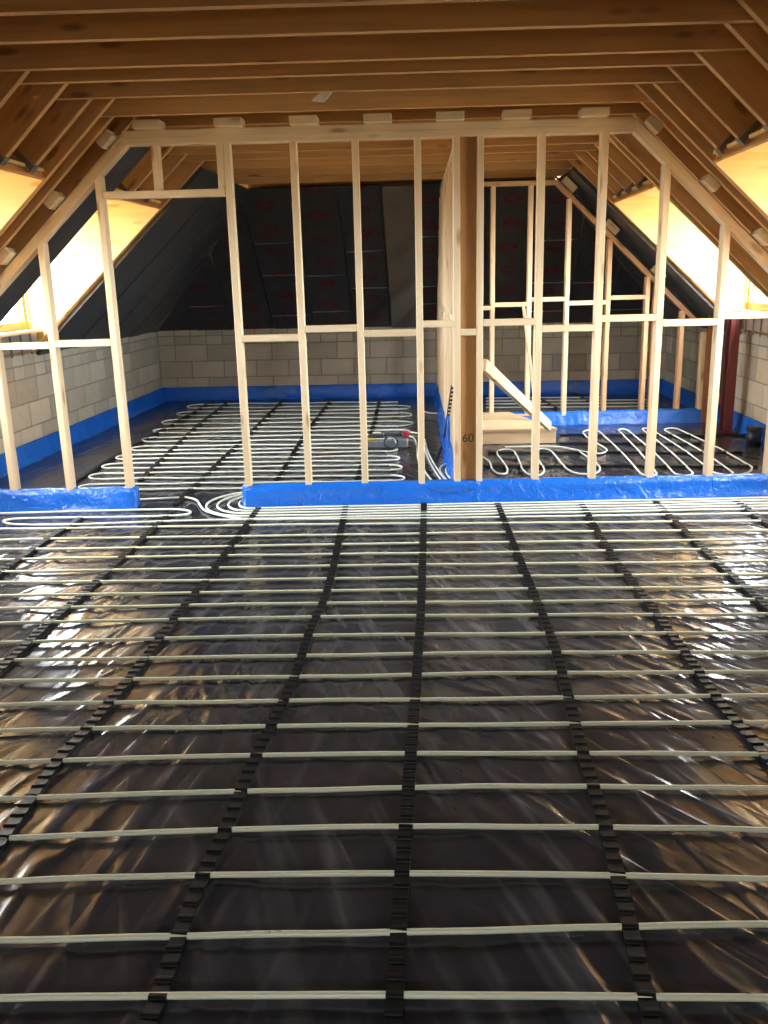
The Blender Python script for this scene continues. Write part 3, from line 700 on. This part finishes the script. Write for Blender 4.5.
RAILPX = [[(85, 517), (45, 543), (0, 576)], [(172, 513), (135, 548), (85, 595), (50, 625), (0, 673)],
          [(259, 510), (210, 578), (180, 615), (135, 675), (90, 730), (62, 760), (35, 797), (2, 845)],
          [(346, 508), (330, 585), (310, 635), (295, 680), (272, 730), (257, 760), (242, 795), (227, 832), (205, 878), (182, 935), (160, 1000)],
          [(424, 505), (421.5, 600), (416, 690), (411, 757), (406, 830), (401, 895), (395, 1000)],
          [(497, 505), (519, 560), (549, 635), (564, 685), (582, 755), (604, 828), (616, 875), (629, 930), (646, 1003)],
          [(581, 505), (609, 553), (644, 600), (684, 655), (724, 712), (759, 752)],
          [(654, 503), (704, 552), (768, 611)], [(734, 502), (768, 526)]]
RLAB = ['leftmost black clip rail on the floor near the viewer, meeting the frame edge', 'second black clip rail from the left on the near floor',
        'black clip rail running down from the doorway jamb on the near floor', 'black clip rail just left of the middle of the near floor',
        'black clip rail up the middle of the near floor', 'black clip rail just right of the middle of the near floor',
        'third black clip rail from the right on the near floor', 'second black clip rail from the right on the near floor', 'rightmost short black clip rail on the near floor']
rails_front = []
for px, lab in zip(RAILPX, RLAB):
    pts = [P(x, y, ZR) for x, y in px]
    d = (pts[-1]-pts[0]).normalized()
    if len(pts) > 3: d = (pts[-1]-pts[-3]).normalized()
    end = pts[-1]
    while end.y > 1.0: end = end+Vector((d.x*0.4, -0.5, 0)) if abs(d.x) < 0.3 else end+Vector((0, -0.5, 0)); pts.append(end)
    root, sm = rail(pts, None, lab, 'black clip rails on the near floor'); rails_front.append(sm)
    # clips at each pipe and three between neighbouring pipes
    ys = []
    def crossing(k): return along(sm, 0.0, lambda p: p.y-runY(k, p.x))
    cr = [crossing(k) for k in range(len(RUNC))]
    for k in range(len(RUNC)):
        if cr[k] is None: continue
        put_clip(root, *cr[k])
        if k+1 < len(RUNC) and cr[k+1] is not None:
            ya, yb = cr[k][0].y, cr[k+1][0].y; m = max(1, round((ya-yb)/0.053))
            for j in range(1, m):
                r = along(sm, ya+(yb-ya)*j/m, lambda p: p.y)
                if r: put_clip(root, *r)
    for yy in (5.66, 5.73, 5.80, 5.87, 5.94, 6.01, 6.07):
        r = along(sm, yy, lambda p: p.y)
        if r and r[0].x > -1.35: put_clip(root, *r)

# ================================================================== HEATING PIPES
RP = 0.0082
loop = empty('heating_pipe_loop', (0, 3.5, 0.02)); tag(loop, 'long white heating pipe snaking back and forth across the near floor', 'heating pipe')
XA, XB = -3.35, 2.72
def run_pts(k, xa, xb, n=90):
    ph = random.uniform(0, 6); out = []
    rx = sorted([p.x for sm in rails_front for p in [(along(sm, 0.0, lambda q: q.y-runY(k, q.x)) or (Vector((99, 0, 0)),))[0]] if p.x < 50])
    for i in range(n+1):
        X = xa+(xb-xa)*i/n
        dist = min([abs(X-r) for r in rx] or [0.3]); w = min(1.0, max(0.0, dist-0.03)/0.22)
        out.append(Vector((X, runY(k, X)+0.007*math.sin(X*1.9+ph)+w*0.0025*math.sin(X*5.5+2*ph), ZP+w*0.0015*math.sin(X*7+ph))))
    return out
for k in range(len(RUNC)):
    pts = run_pts(k, XA+0.11, XB-0.11)
    o = tube('pipe_run', pts, RP, M['pipe'], loop)
    if k == 18: printed = o
    if k == 19: tied = o
    if k+1 < len(RUNC):
        X = XB-0.11 if k % 2 else XA+0.11; s = 1 if k % 2 else -1
        if k == 0: continue
        ya, yb = runY(k, X), runY(k+1, X); r = (ya-yb)/2
        tube('pipe_bend', [Vector((X+s*r*1.1*math.sin(t), (ya+yb)/2+r*math.cos(t), ZP)) for t in np.linspace(0, math.pi, 14)], RP, M['pipe'], loop)
# small printed marks on the two nearest runs
for x, y in ((573, 936), (580, 935), (250, 931), (268, 931), (278, 930.5)):
    p = P(x, y, ZP+RP); box('print_mark', (p.x-0.008, p.y-0.004, ZP+RP-0.0016), (p.x+0.008, p.y-0.0005, ZP+RP+0.0003), M['ink'], printed, bev=0)
p = P(748, 996, ZP); 
mesh_c = [Vector((p.x+0.002*math.sin(a*3), p.y+0.0095*math.cos(a), ZP+0.0095*math.sin(a))) for a in np.linspace(0, 2*math.pi, 14)]
o = tube('cable_tie', mesh_c, 0.0012, plain('green_tape', (0.02, 0.12, 0.04), 0.5), tied, sides=5)

def pix_pipe(name, px, mat, parent, z=ZP, n=6, r=RP):
    return tube(name, smooth_path([P(x, y, z) for x, y in px], n), r, M[mat], parent)
# hairpin in front of the short blue sole plate
hp = empty('heating_pipe_loop', P(100, 515)); tag(hp, 'white pipe hairpin lying in front of the short blue sole plate', 'heating pipe')
pix_pipe('pipe_run', [(-40, 514.5), (20, 512.8), (80, 511.2), (140, 509.8), (172, 509.3), (186, 510.3), (190.5, 512.2), (185, 514.6), (170, 515.8), (120, 517), (60, 517.8), (20, 518.6), (7, 520), (3.5, 521.6), (8, 523.4), (24, 524.8), (70, 524.6), (140, 522.2), (215, 520), (300, 519.3), (420, 518.3), (560, 516.3), (700, 514.2), (800, 513)], 'feed', hp)
# bundle of feed pipes turning through the doorway
CYB, CXB = 6.05, -1.36
FEED = ['innermost', 'second innermost', 'middle', 'second outermost', 'outermost']
for i, nm in enumerate(FEED):
    rr = 0.115+0.075*i
    fd = tag(empty('feed_pipe', (CXB-rr, CYB, 0.02)), '%s white feed pipe curling round the doorway end of the long blue film' % nm, 'heating pipe', 'feed pipes at the doorway')
    # front leg runs to the right in front of the blue film
    yf = 6.085-0.073*i
    leg = [Vector((X, yf+S*X*1.05+0.004*math.sin(X*6+i), ZP)) for X in np.linspace(2.9, CXB+0.05, 40)]
    ybk = 6.385+0.055*i
    yc0 = leg[-1].y; ycm = (yc0+ybk)/2; ry = (ybk-yc0)/2; x0 = CXB+0.05
    if i < 4:
        arc = [Vector((x0-(rr*1.05)*math.sin(t), ycm-ry*math.cos(t), ZP)) for t in np.linspace(0, math.pi, 20)][1:]
        back = [Vector((x0+u, ybk+0.02*u, ZP)) for u in (0.15, 0.4, 0.8, 1.2)]
        tube('pipe_run', leg+arc+back, RP, M['feed'], fd)
    else:
        s_ = smooth_path([leg[-1], P(226, 516.5, ZP), P(206, 511, ZP), P(200, 505, ZP), P(196, 500, ZP), P(186, 497.5, ZP), P(165, 498.3, ZP), P(120, 500.5, ZP), P(80, 502, ZP)], 6)
        tube('pipe_run', leg+s_[1:], RP, M['feed'], fd)

# ---- loop in the room behind the doorway
lr = empty('heating_pipe_loop', (-1.6, 9, 0.02)); tag(lr, 'white heating pipe loop filling the floor of the room behind the doorway', 'heating pipe')
LY = [404, 407.8, 411.3, 415, 419, 423.5, 428, 432, 436.5, 441, 445.5, 449.5, 453.5, 458, 462.5, 467, 472, 477.5, 483, 488.5]
def lx(y): return np.interp(y, [404, 424, 440, 466, 490], [196, 164, 146, 103, 78])
def rx_(y): return np.interp(y, [404, 430, 441, 450, 490], [408, 409, 402, 396, 404])
for k, y in enumerate(LY):
    a = lx(y)+8; b = rx_(y)-10
    # pixel slope of a run
    pts = [P(x, y-0.012*(x-214)+0.35*math.sin(x*0.07+k*1.9), ZP) for x in np.linspace(a, b, 16)]
    tube('pipe_run', pts, RP, M['feed'], lr, sides=6)
    if k+1 < len(LY):
        y2 = LY[k+1]; x = (b if k % 2 else a); s = 1 if k % 2 else -1
        x2 = (rx_(y2)-10) if k % 2 else lx(y2)+8
        A, B = P(x, y-0.012*(x-214), ZP), P(x2, y2-0.012*(x2-214), ZP); c = (A+B)/2; r = (A.y-B.y)/2
        sh = 0.5*(A-B)
        tube('pipe_bend', [c+sh*math.cos(t)+Vector((s*r*math.sin(t), 0, 0)) for t in np.linspace(0, math.pi, 12)], RP, M['feed'], lr, sides=6)
for px, lab in (([(230, 402), (200, 425), (170, 453), (140, 482)], 'leftmost black clip rail in the room behind the doorway'),
                ([(283, 402), (243, 441), (190, 492), (176, 506)], 'black clip rail running out through the doorway'),
                ([(331, 401), (308, 432), (277, 482)], 'black clip rail in the room behind the doorway, seen through the wide stud bay'),
                ([(380, 400), (370, 440), (357, 482)], 'black clip rail behind the power tool')):
    root, sm = rail([P(x, y, ZR) for x, y in px], None, lab, 'black clip rails behind the partition'); clips_every(root, sm, 0.1)
root, sm = rail([P(x, y, ZR) for x, y in ((212, 402), (175, 424), (120, 455), (60, 492))], None, 'plain black rail beside the pipe bends near the block wall', 'black clip rails behind the partition')

# ---- feed pipes rising by the side partition
for px, lab in (([(409, 432), (420, 434), (424, 440), (426, 452), (432, 466), (441, 480)], 'white feed pipe curving past the red end of the power tool'),
                ([(408, 436), (414, 438), (417, 446), (418, 458), (424, 470), (432, 481)], 'white feed pipe bowing beside the stud near the power tool'),
                ([(425, 440), (428, 452), (436, 467), (446, 481)], 'white feed pipe running down between the black strap and the power tool'),
                ([(455, 462), (443, 465), (440, 470), (444, 477), (449, 482)], 'hooked white feed pipe by the blue upstand'),
                ([(455, 466), (447, 468), (446, 472), (450, 478), (454, 482)], 'inner hooked white feed pipe touching the brown post stud'),
                ([(420, 410), (430, 413), (440, 413)], 'thin white pipe end poking out by the far end of the side partition')):
    o = pix_pipe('feed_pipe', px, 'feed', None); tag(o, lab, 'heating pipe')
a = P(443, 441, 0.03); bt = PY(451.5, 386, 7.0)
st = empty('hanging_clip_strip', a); tag(st, 'black toothed clip strip leaning against the side partition', 'pipe rail')
beam('strip', a, bt, 0.012, 0.006, M['rail'], st, up=(1, 0, 0.2), bev=0)
for k in range(16):
    p = a.lerp(bt, (k+0.5)/16); box('tooth', p+Vector((0.0, -0.008, -0.009)), p+Vector((0.026, 0.008, 0.009)), M['rail'], st, bev=0)
o = tube('cut_clip_strip', smooth_path([P(443, 443, 0.025), P(438, 455, 0.025), P(434, 470, 0.025)], 5), 0.010, M['rail']); tag(o, 'short black strip on the floor below the leaning toothed strip', 'pipe rail')

# ---- loops in the room on the right
rl = empty('heating_pipe_loop', P(650, 450)); tag(rl, 'white pipe loop of slanting hairpins on the floor by the red steel post', 'heating pipe')
T = [(583, 433), (598, 430.5), (619, 431), (628, 430.5), (643, 430), (652, 430), (665, 430.5), (679, 429.5)]
B = [(629, 470), (640, 473), (656, 472.5), (674, 473), (692, 472), (712, 471.5), (732, 472), (752, 467)]
seq = []
for i in range(8):
    t_, b_ = T[i], B[i]
    mid = (t_[0]*0.45+b_[0]*0.55, t_[1]*0.5+b_[1]*0.5)
    seq.append(([t_, mid, b_], [b_, mid, t_])[i % 2])
for i, s_ in enumerate(seq[1:]): pix_pipe('pipe_run', s_, 'feed', rl)
for i in range(7):
    A, C = (B[i], B[i+1]) if i % 2 else (T[i], T[i+1])
    A3, C3 = P(*A, ZP), P(*C, ZP); s = -1 if i % 2 else 1
    c = (A3+C3)/2; hv = (A3-C3)/2
    tube('pipe_bend', [c+hv*math.cos(t)+Vector((-s*0.02*math.sin(t)*0, s*0.11*math.sin(t), 0)) for t in np.linspace(0, math.pi, 12)], RP, M['feed'], rl)
pix_pipe('pipe_run', [B[7], (750, 471.5), (738, 474.5), (700, 475.8), (660, 476.3), (625, 476.5)], 'feed', rl)
pix_pipe('pipe_run', [T[0], (588, 438), (598, 444), (607, 450), (600, 453.5), (585, 452), (560, 447), (530, 446.5), (505, 447)], 'feed', rl)
rl2 = empty('heating_pipe_loop', P(540, 462)); tag(rl2, 'wavy white pipe loop on the floor in front of the plywood box', 'heating pipe')
pix_pipe('pipe_run', [(481, 456), (486, 459), (490, 463), (492, 469), (498, 473.5), (506, 473.5), (507, 468), (502, 461), (497, 453), (502, 449.5), (512, 450), (517, 456), (520, 463), (523, 470), (530, 474.5), (541, 474.5), (544, 469), (539, 461), (533, 453), (538, 449), (548, 449.5), (555, 455), (562, 464), (570, 471), (582, 474), (596, 473), (600, 468), (592, 460), (580, 452)], 'feed', rl2, n=5)
for y, xa, xb, lab in ((436, 560, 752, 'farthest black clip rail crossing the room with the slanting pipe hairpins'), (444.5, 560, 700, 'second farthest black clip rail under the slanting pipe hairpins'),
                  (453.5, 488, 742, 'black clip rail crossing in front of the plywood box'), (467, 484, 757, 'nearest black clip rail just behind the long blue film')):
    root, sm = rail([P(x, y+(0.5 if i % 2 else 0), ZR) for i, x in enumerate(np.linspace(xa, xb, 5))], None, lab, 'black clip rails in the box room'); clips_every(root, sm, 0.1)
fr = empty('heating_pipe_loop', P(560, 400)); tag(fr, 'white pipe runs on the far floor behind the plywood box', 'heating pipe')
for k, y in enumerate((397.5, 400.5, 403.5, 407)):
    tube('pipe_run', [P(x, y-0.008*(x-560), ZP) for x in np.linspace(486, 652 if k else 600, 8)], RP, M['feed'], fr, sides=6)
for px, lab in (([(535, 397), (556, 409)], 'black clip rail on the far floor seen left of the middle studs'), ([(575, 395), (600, 408)], 'black clip rail on the far floor seen right of the middle studs')):
    root, sm = rail([P(x, y, ZR) for x, y in px], None, lab, 'black clip rails on the far floor'); clips_every(root, sm, 0.1)

# ================================================================== LOOSE THINGS
# plywood box (stairwell cover)
pb = empty('plywood_box', P(515, 446)); tag(pb, 'plywood box standing on the floor behind the brown post', 'box')
A, B_ = P(470, 447), P(555.5, 445); zt = 0.145; dirx = (B_-A).normalized(); diry = Vector((-dirx.y, dirx.x, 0)); D = 1.08
def pbx(u, v, z): return A+dirx*u+diry*v+Vector((0, 0, z))
Lb = (B_-A).length
beam('front_panel', pbx(0, 0.009, 0.02+zt/2-0.01), pbx(Lb, 0.009, 0.02+zt/2-0.01), 0.018, zt-0.02, M['boxply'], pb)
beam('side_panel', pbx(Lb-0.009, 0.02, 0.02+zt/2-0.01), pbx(Lb-0.009, D, 0.02+zt/2-0.01), 0.018, zt-0.02, M['boxply'], pb)
beam('side_panel', pbx(0.009, 0.02, 0.02+zt/2-0.01), pbx(0.009, D, 0.02+zt/2-0.01), 0.018, zt-0.02, M['boxply'], pb)
beam('back_panel', pbx(0, D, 0.02+zt/2-0.01), pbx(Lb, D, 0.02+zt/2-0.01), 0.018, zt-0.02, M['boxply'], pb)
lid = [pbx(-0.01, -0.01, zt), pbx(Lb+0.01, -0.01, zt), pbx(Lb-0.30, D+0.02, zt), pbx(-0.01, D+0.02, zt)]
v = lid+[q+Vector((0, 0, 0.022)) for q in lid]
c = sum(v, Vector())/8
mesh_obj('lid', [q-c for q in v], [(3, 2, 1, 0), (4, 5, 6, 7), (0, 1, 5, 4), (1, 2, 6, 5), (2, 3, 7, 6), (3, 0, 4, 7)], M['boxply'], pb, matrix=Matrix.Translation(c))
# diagonal brace from the post stud to the box
p1 = PY(484, 366, 6.42); p2 = P(541, 425, zt+0.022)
tag(beam('diagonal_brace', PY(484, 365, 6.40), P(549, 426, zt+0.07), 0.04, 0.09, M['stud']), 'pale diagonal brace board leaning from the post onto the plywood box', 'timber brace')
tag(beam('leaning_batten', PY(523, 303, 9.42), P(537, 419, 0.18), 0.03, 0.045, M['stud'], up=(0, -1, 0)), 'thin pale batten leaning against the far studs', 'timber batten')
# red steel post, brown board
px_ = P(726, 434); rp = empty('steel_post', (px_.x, px_.y, 0)); tag(rp, 'dark red steel post beside the block wall', 'steel post')
zt_ = 1.2
for nm, lo, hi in (('web', (-0.006, -0.06, 0.02), (0.006, 0.06, zt_)), ('flange', (-0.045, -0.075, 0.02), (0.045, -0.06, zt_)), ('flange', (-0.045, 0.06, 0.02), (0.045, 0.075, zt_)), ('base_plate', (-0.1, -0.1, 0.006), (0.1, 0.1, 0.02))):
    box(nm, Vector(lo)+Vector((px_.x-0.01, px_.y, 0)), Vector(hi)+Vector((px_.x-0.01, px_.y, 0)), M['steel_red'], rp, bev=0.002)
q_ = P(708, 424); tag(box('brown_board', (q_.x-0.07, q_.y, 0.02), (q_.x+0.05, q_.y+0.03, 1.15), M['brownboard']), 'upright reddish brown board beside the red steel post', 'board')
# dark sleeve against the upstand
s_ = P(753, 447); sl = empty('pipe_sleeve', (s_.x, s_.y, 0.02)); tag(sl, 'short black pipe sleeve standing by the blue upstand', 'pipe sleeve')
tube('sleeve_body', [(s_.x, s_.y, 0.018), (s_.x, s_.y, 0.17)], 0.065, M['blackbox'], sl, 14)
tube('sleeve_rim', [(s_.x, s_.y, 0.165), (s_.x, s_.y, 0.19)], 0.072, M['blackbox'], sl, 14)
# power tool
t0 = P(366, 453); tl = empty('power_tool', (t0.x+0.2, t0.y, 0.02)); tag(tl, 'grey power tool with a red end lying on the pipes', 'power tool')
tz = ZP+RP+0.001
def tb(nm, x0, x1, y0, y1, z0, z1, mat): return box(nm, (t0.x+x0, t0.y+y0, tz+z0), (t0.x+x1, t0.y+y1, tz+z1), M[mat], tl, bev=0.012)
tb('body', 0.0, 0.27, 0.0, 0.10, 0.0, 0.075, 'tgrey'); tb('motor_housing', 0.25, 0.40, 0.0, 0.11, 0.0, 0.085, 'tgrey')
tb('battery', 0.35, 0.41, 0.03, 0.12, 0.086, 0.150, 'red'); tb('yellow_trim', 0.0, 0.09, 0.005, 0.09, 0.076, 0.092, 'yellow')
tb('rear_grip', 0.17, 0.34, 0.06, 0.11, 0.10, 0.135, 'dgrey'); tb('front_guard', 0.02, 0.17, 0.05, 0.13, 0.088, 0.125, 'dgrey')
tube('handle_loop', [Vector((t0.x+0.24+0.065*math.cos(a), t0.y-0.012, tz+0.06+0.055*math.sin(a))) for a in np.linspace(0, 2*math.pi, 20)], 0.009, M['dgrey'], tl)
tube('chrome_lever', smooth_path([Vector((t0.x+0.21, t0.y-0.02, tz+0.115)), Vector((t0.x+0.265, t0.y-0.025, tz+0.10)), Vector((t0.x+0.29, t0.y-0.025, tz+0.05))], 5), 0.007, M['tape'], tl)
tb('paper_label', 0.06, 0.14, 0.1, 0.14, 0.126, 0.135, 'paper')
# pale splinter hanging from a tie
p = PY(322, 97, 5.40); a = p+Vector((-0.06, 0, -0.02)); c_ = p+Vector((0.06, -0.004, 0.02))
v = [a, p+Vector((0.01, -0.012, -0.03)), c_, p+Vector((-0.01, -0.014, 0.018))]
v += [q+Vector((0, -0.003, 0.002)) for q in v]
o = mesh_obj('paper_scrap', [q-p for q in v], [(0, 1, 2, 3), (7, 6, 5, 4), (0, 4, 5, 1), (1, 5, 6, 2), (2, 6, 7, 3), (3, 7, 4, 0)], M['paper'], None, matrix=Matrix.Translation(p))
tag(o, 'pale torn scrap hanging from a ceiling tie', 'scrap')
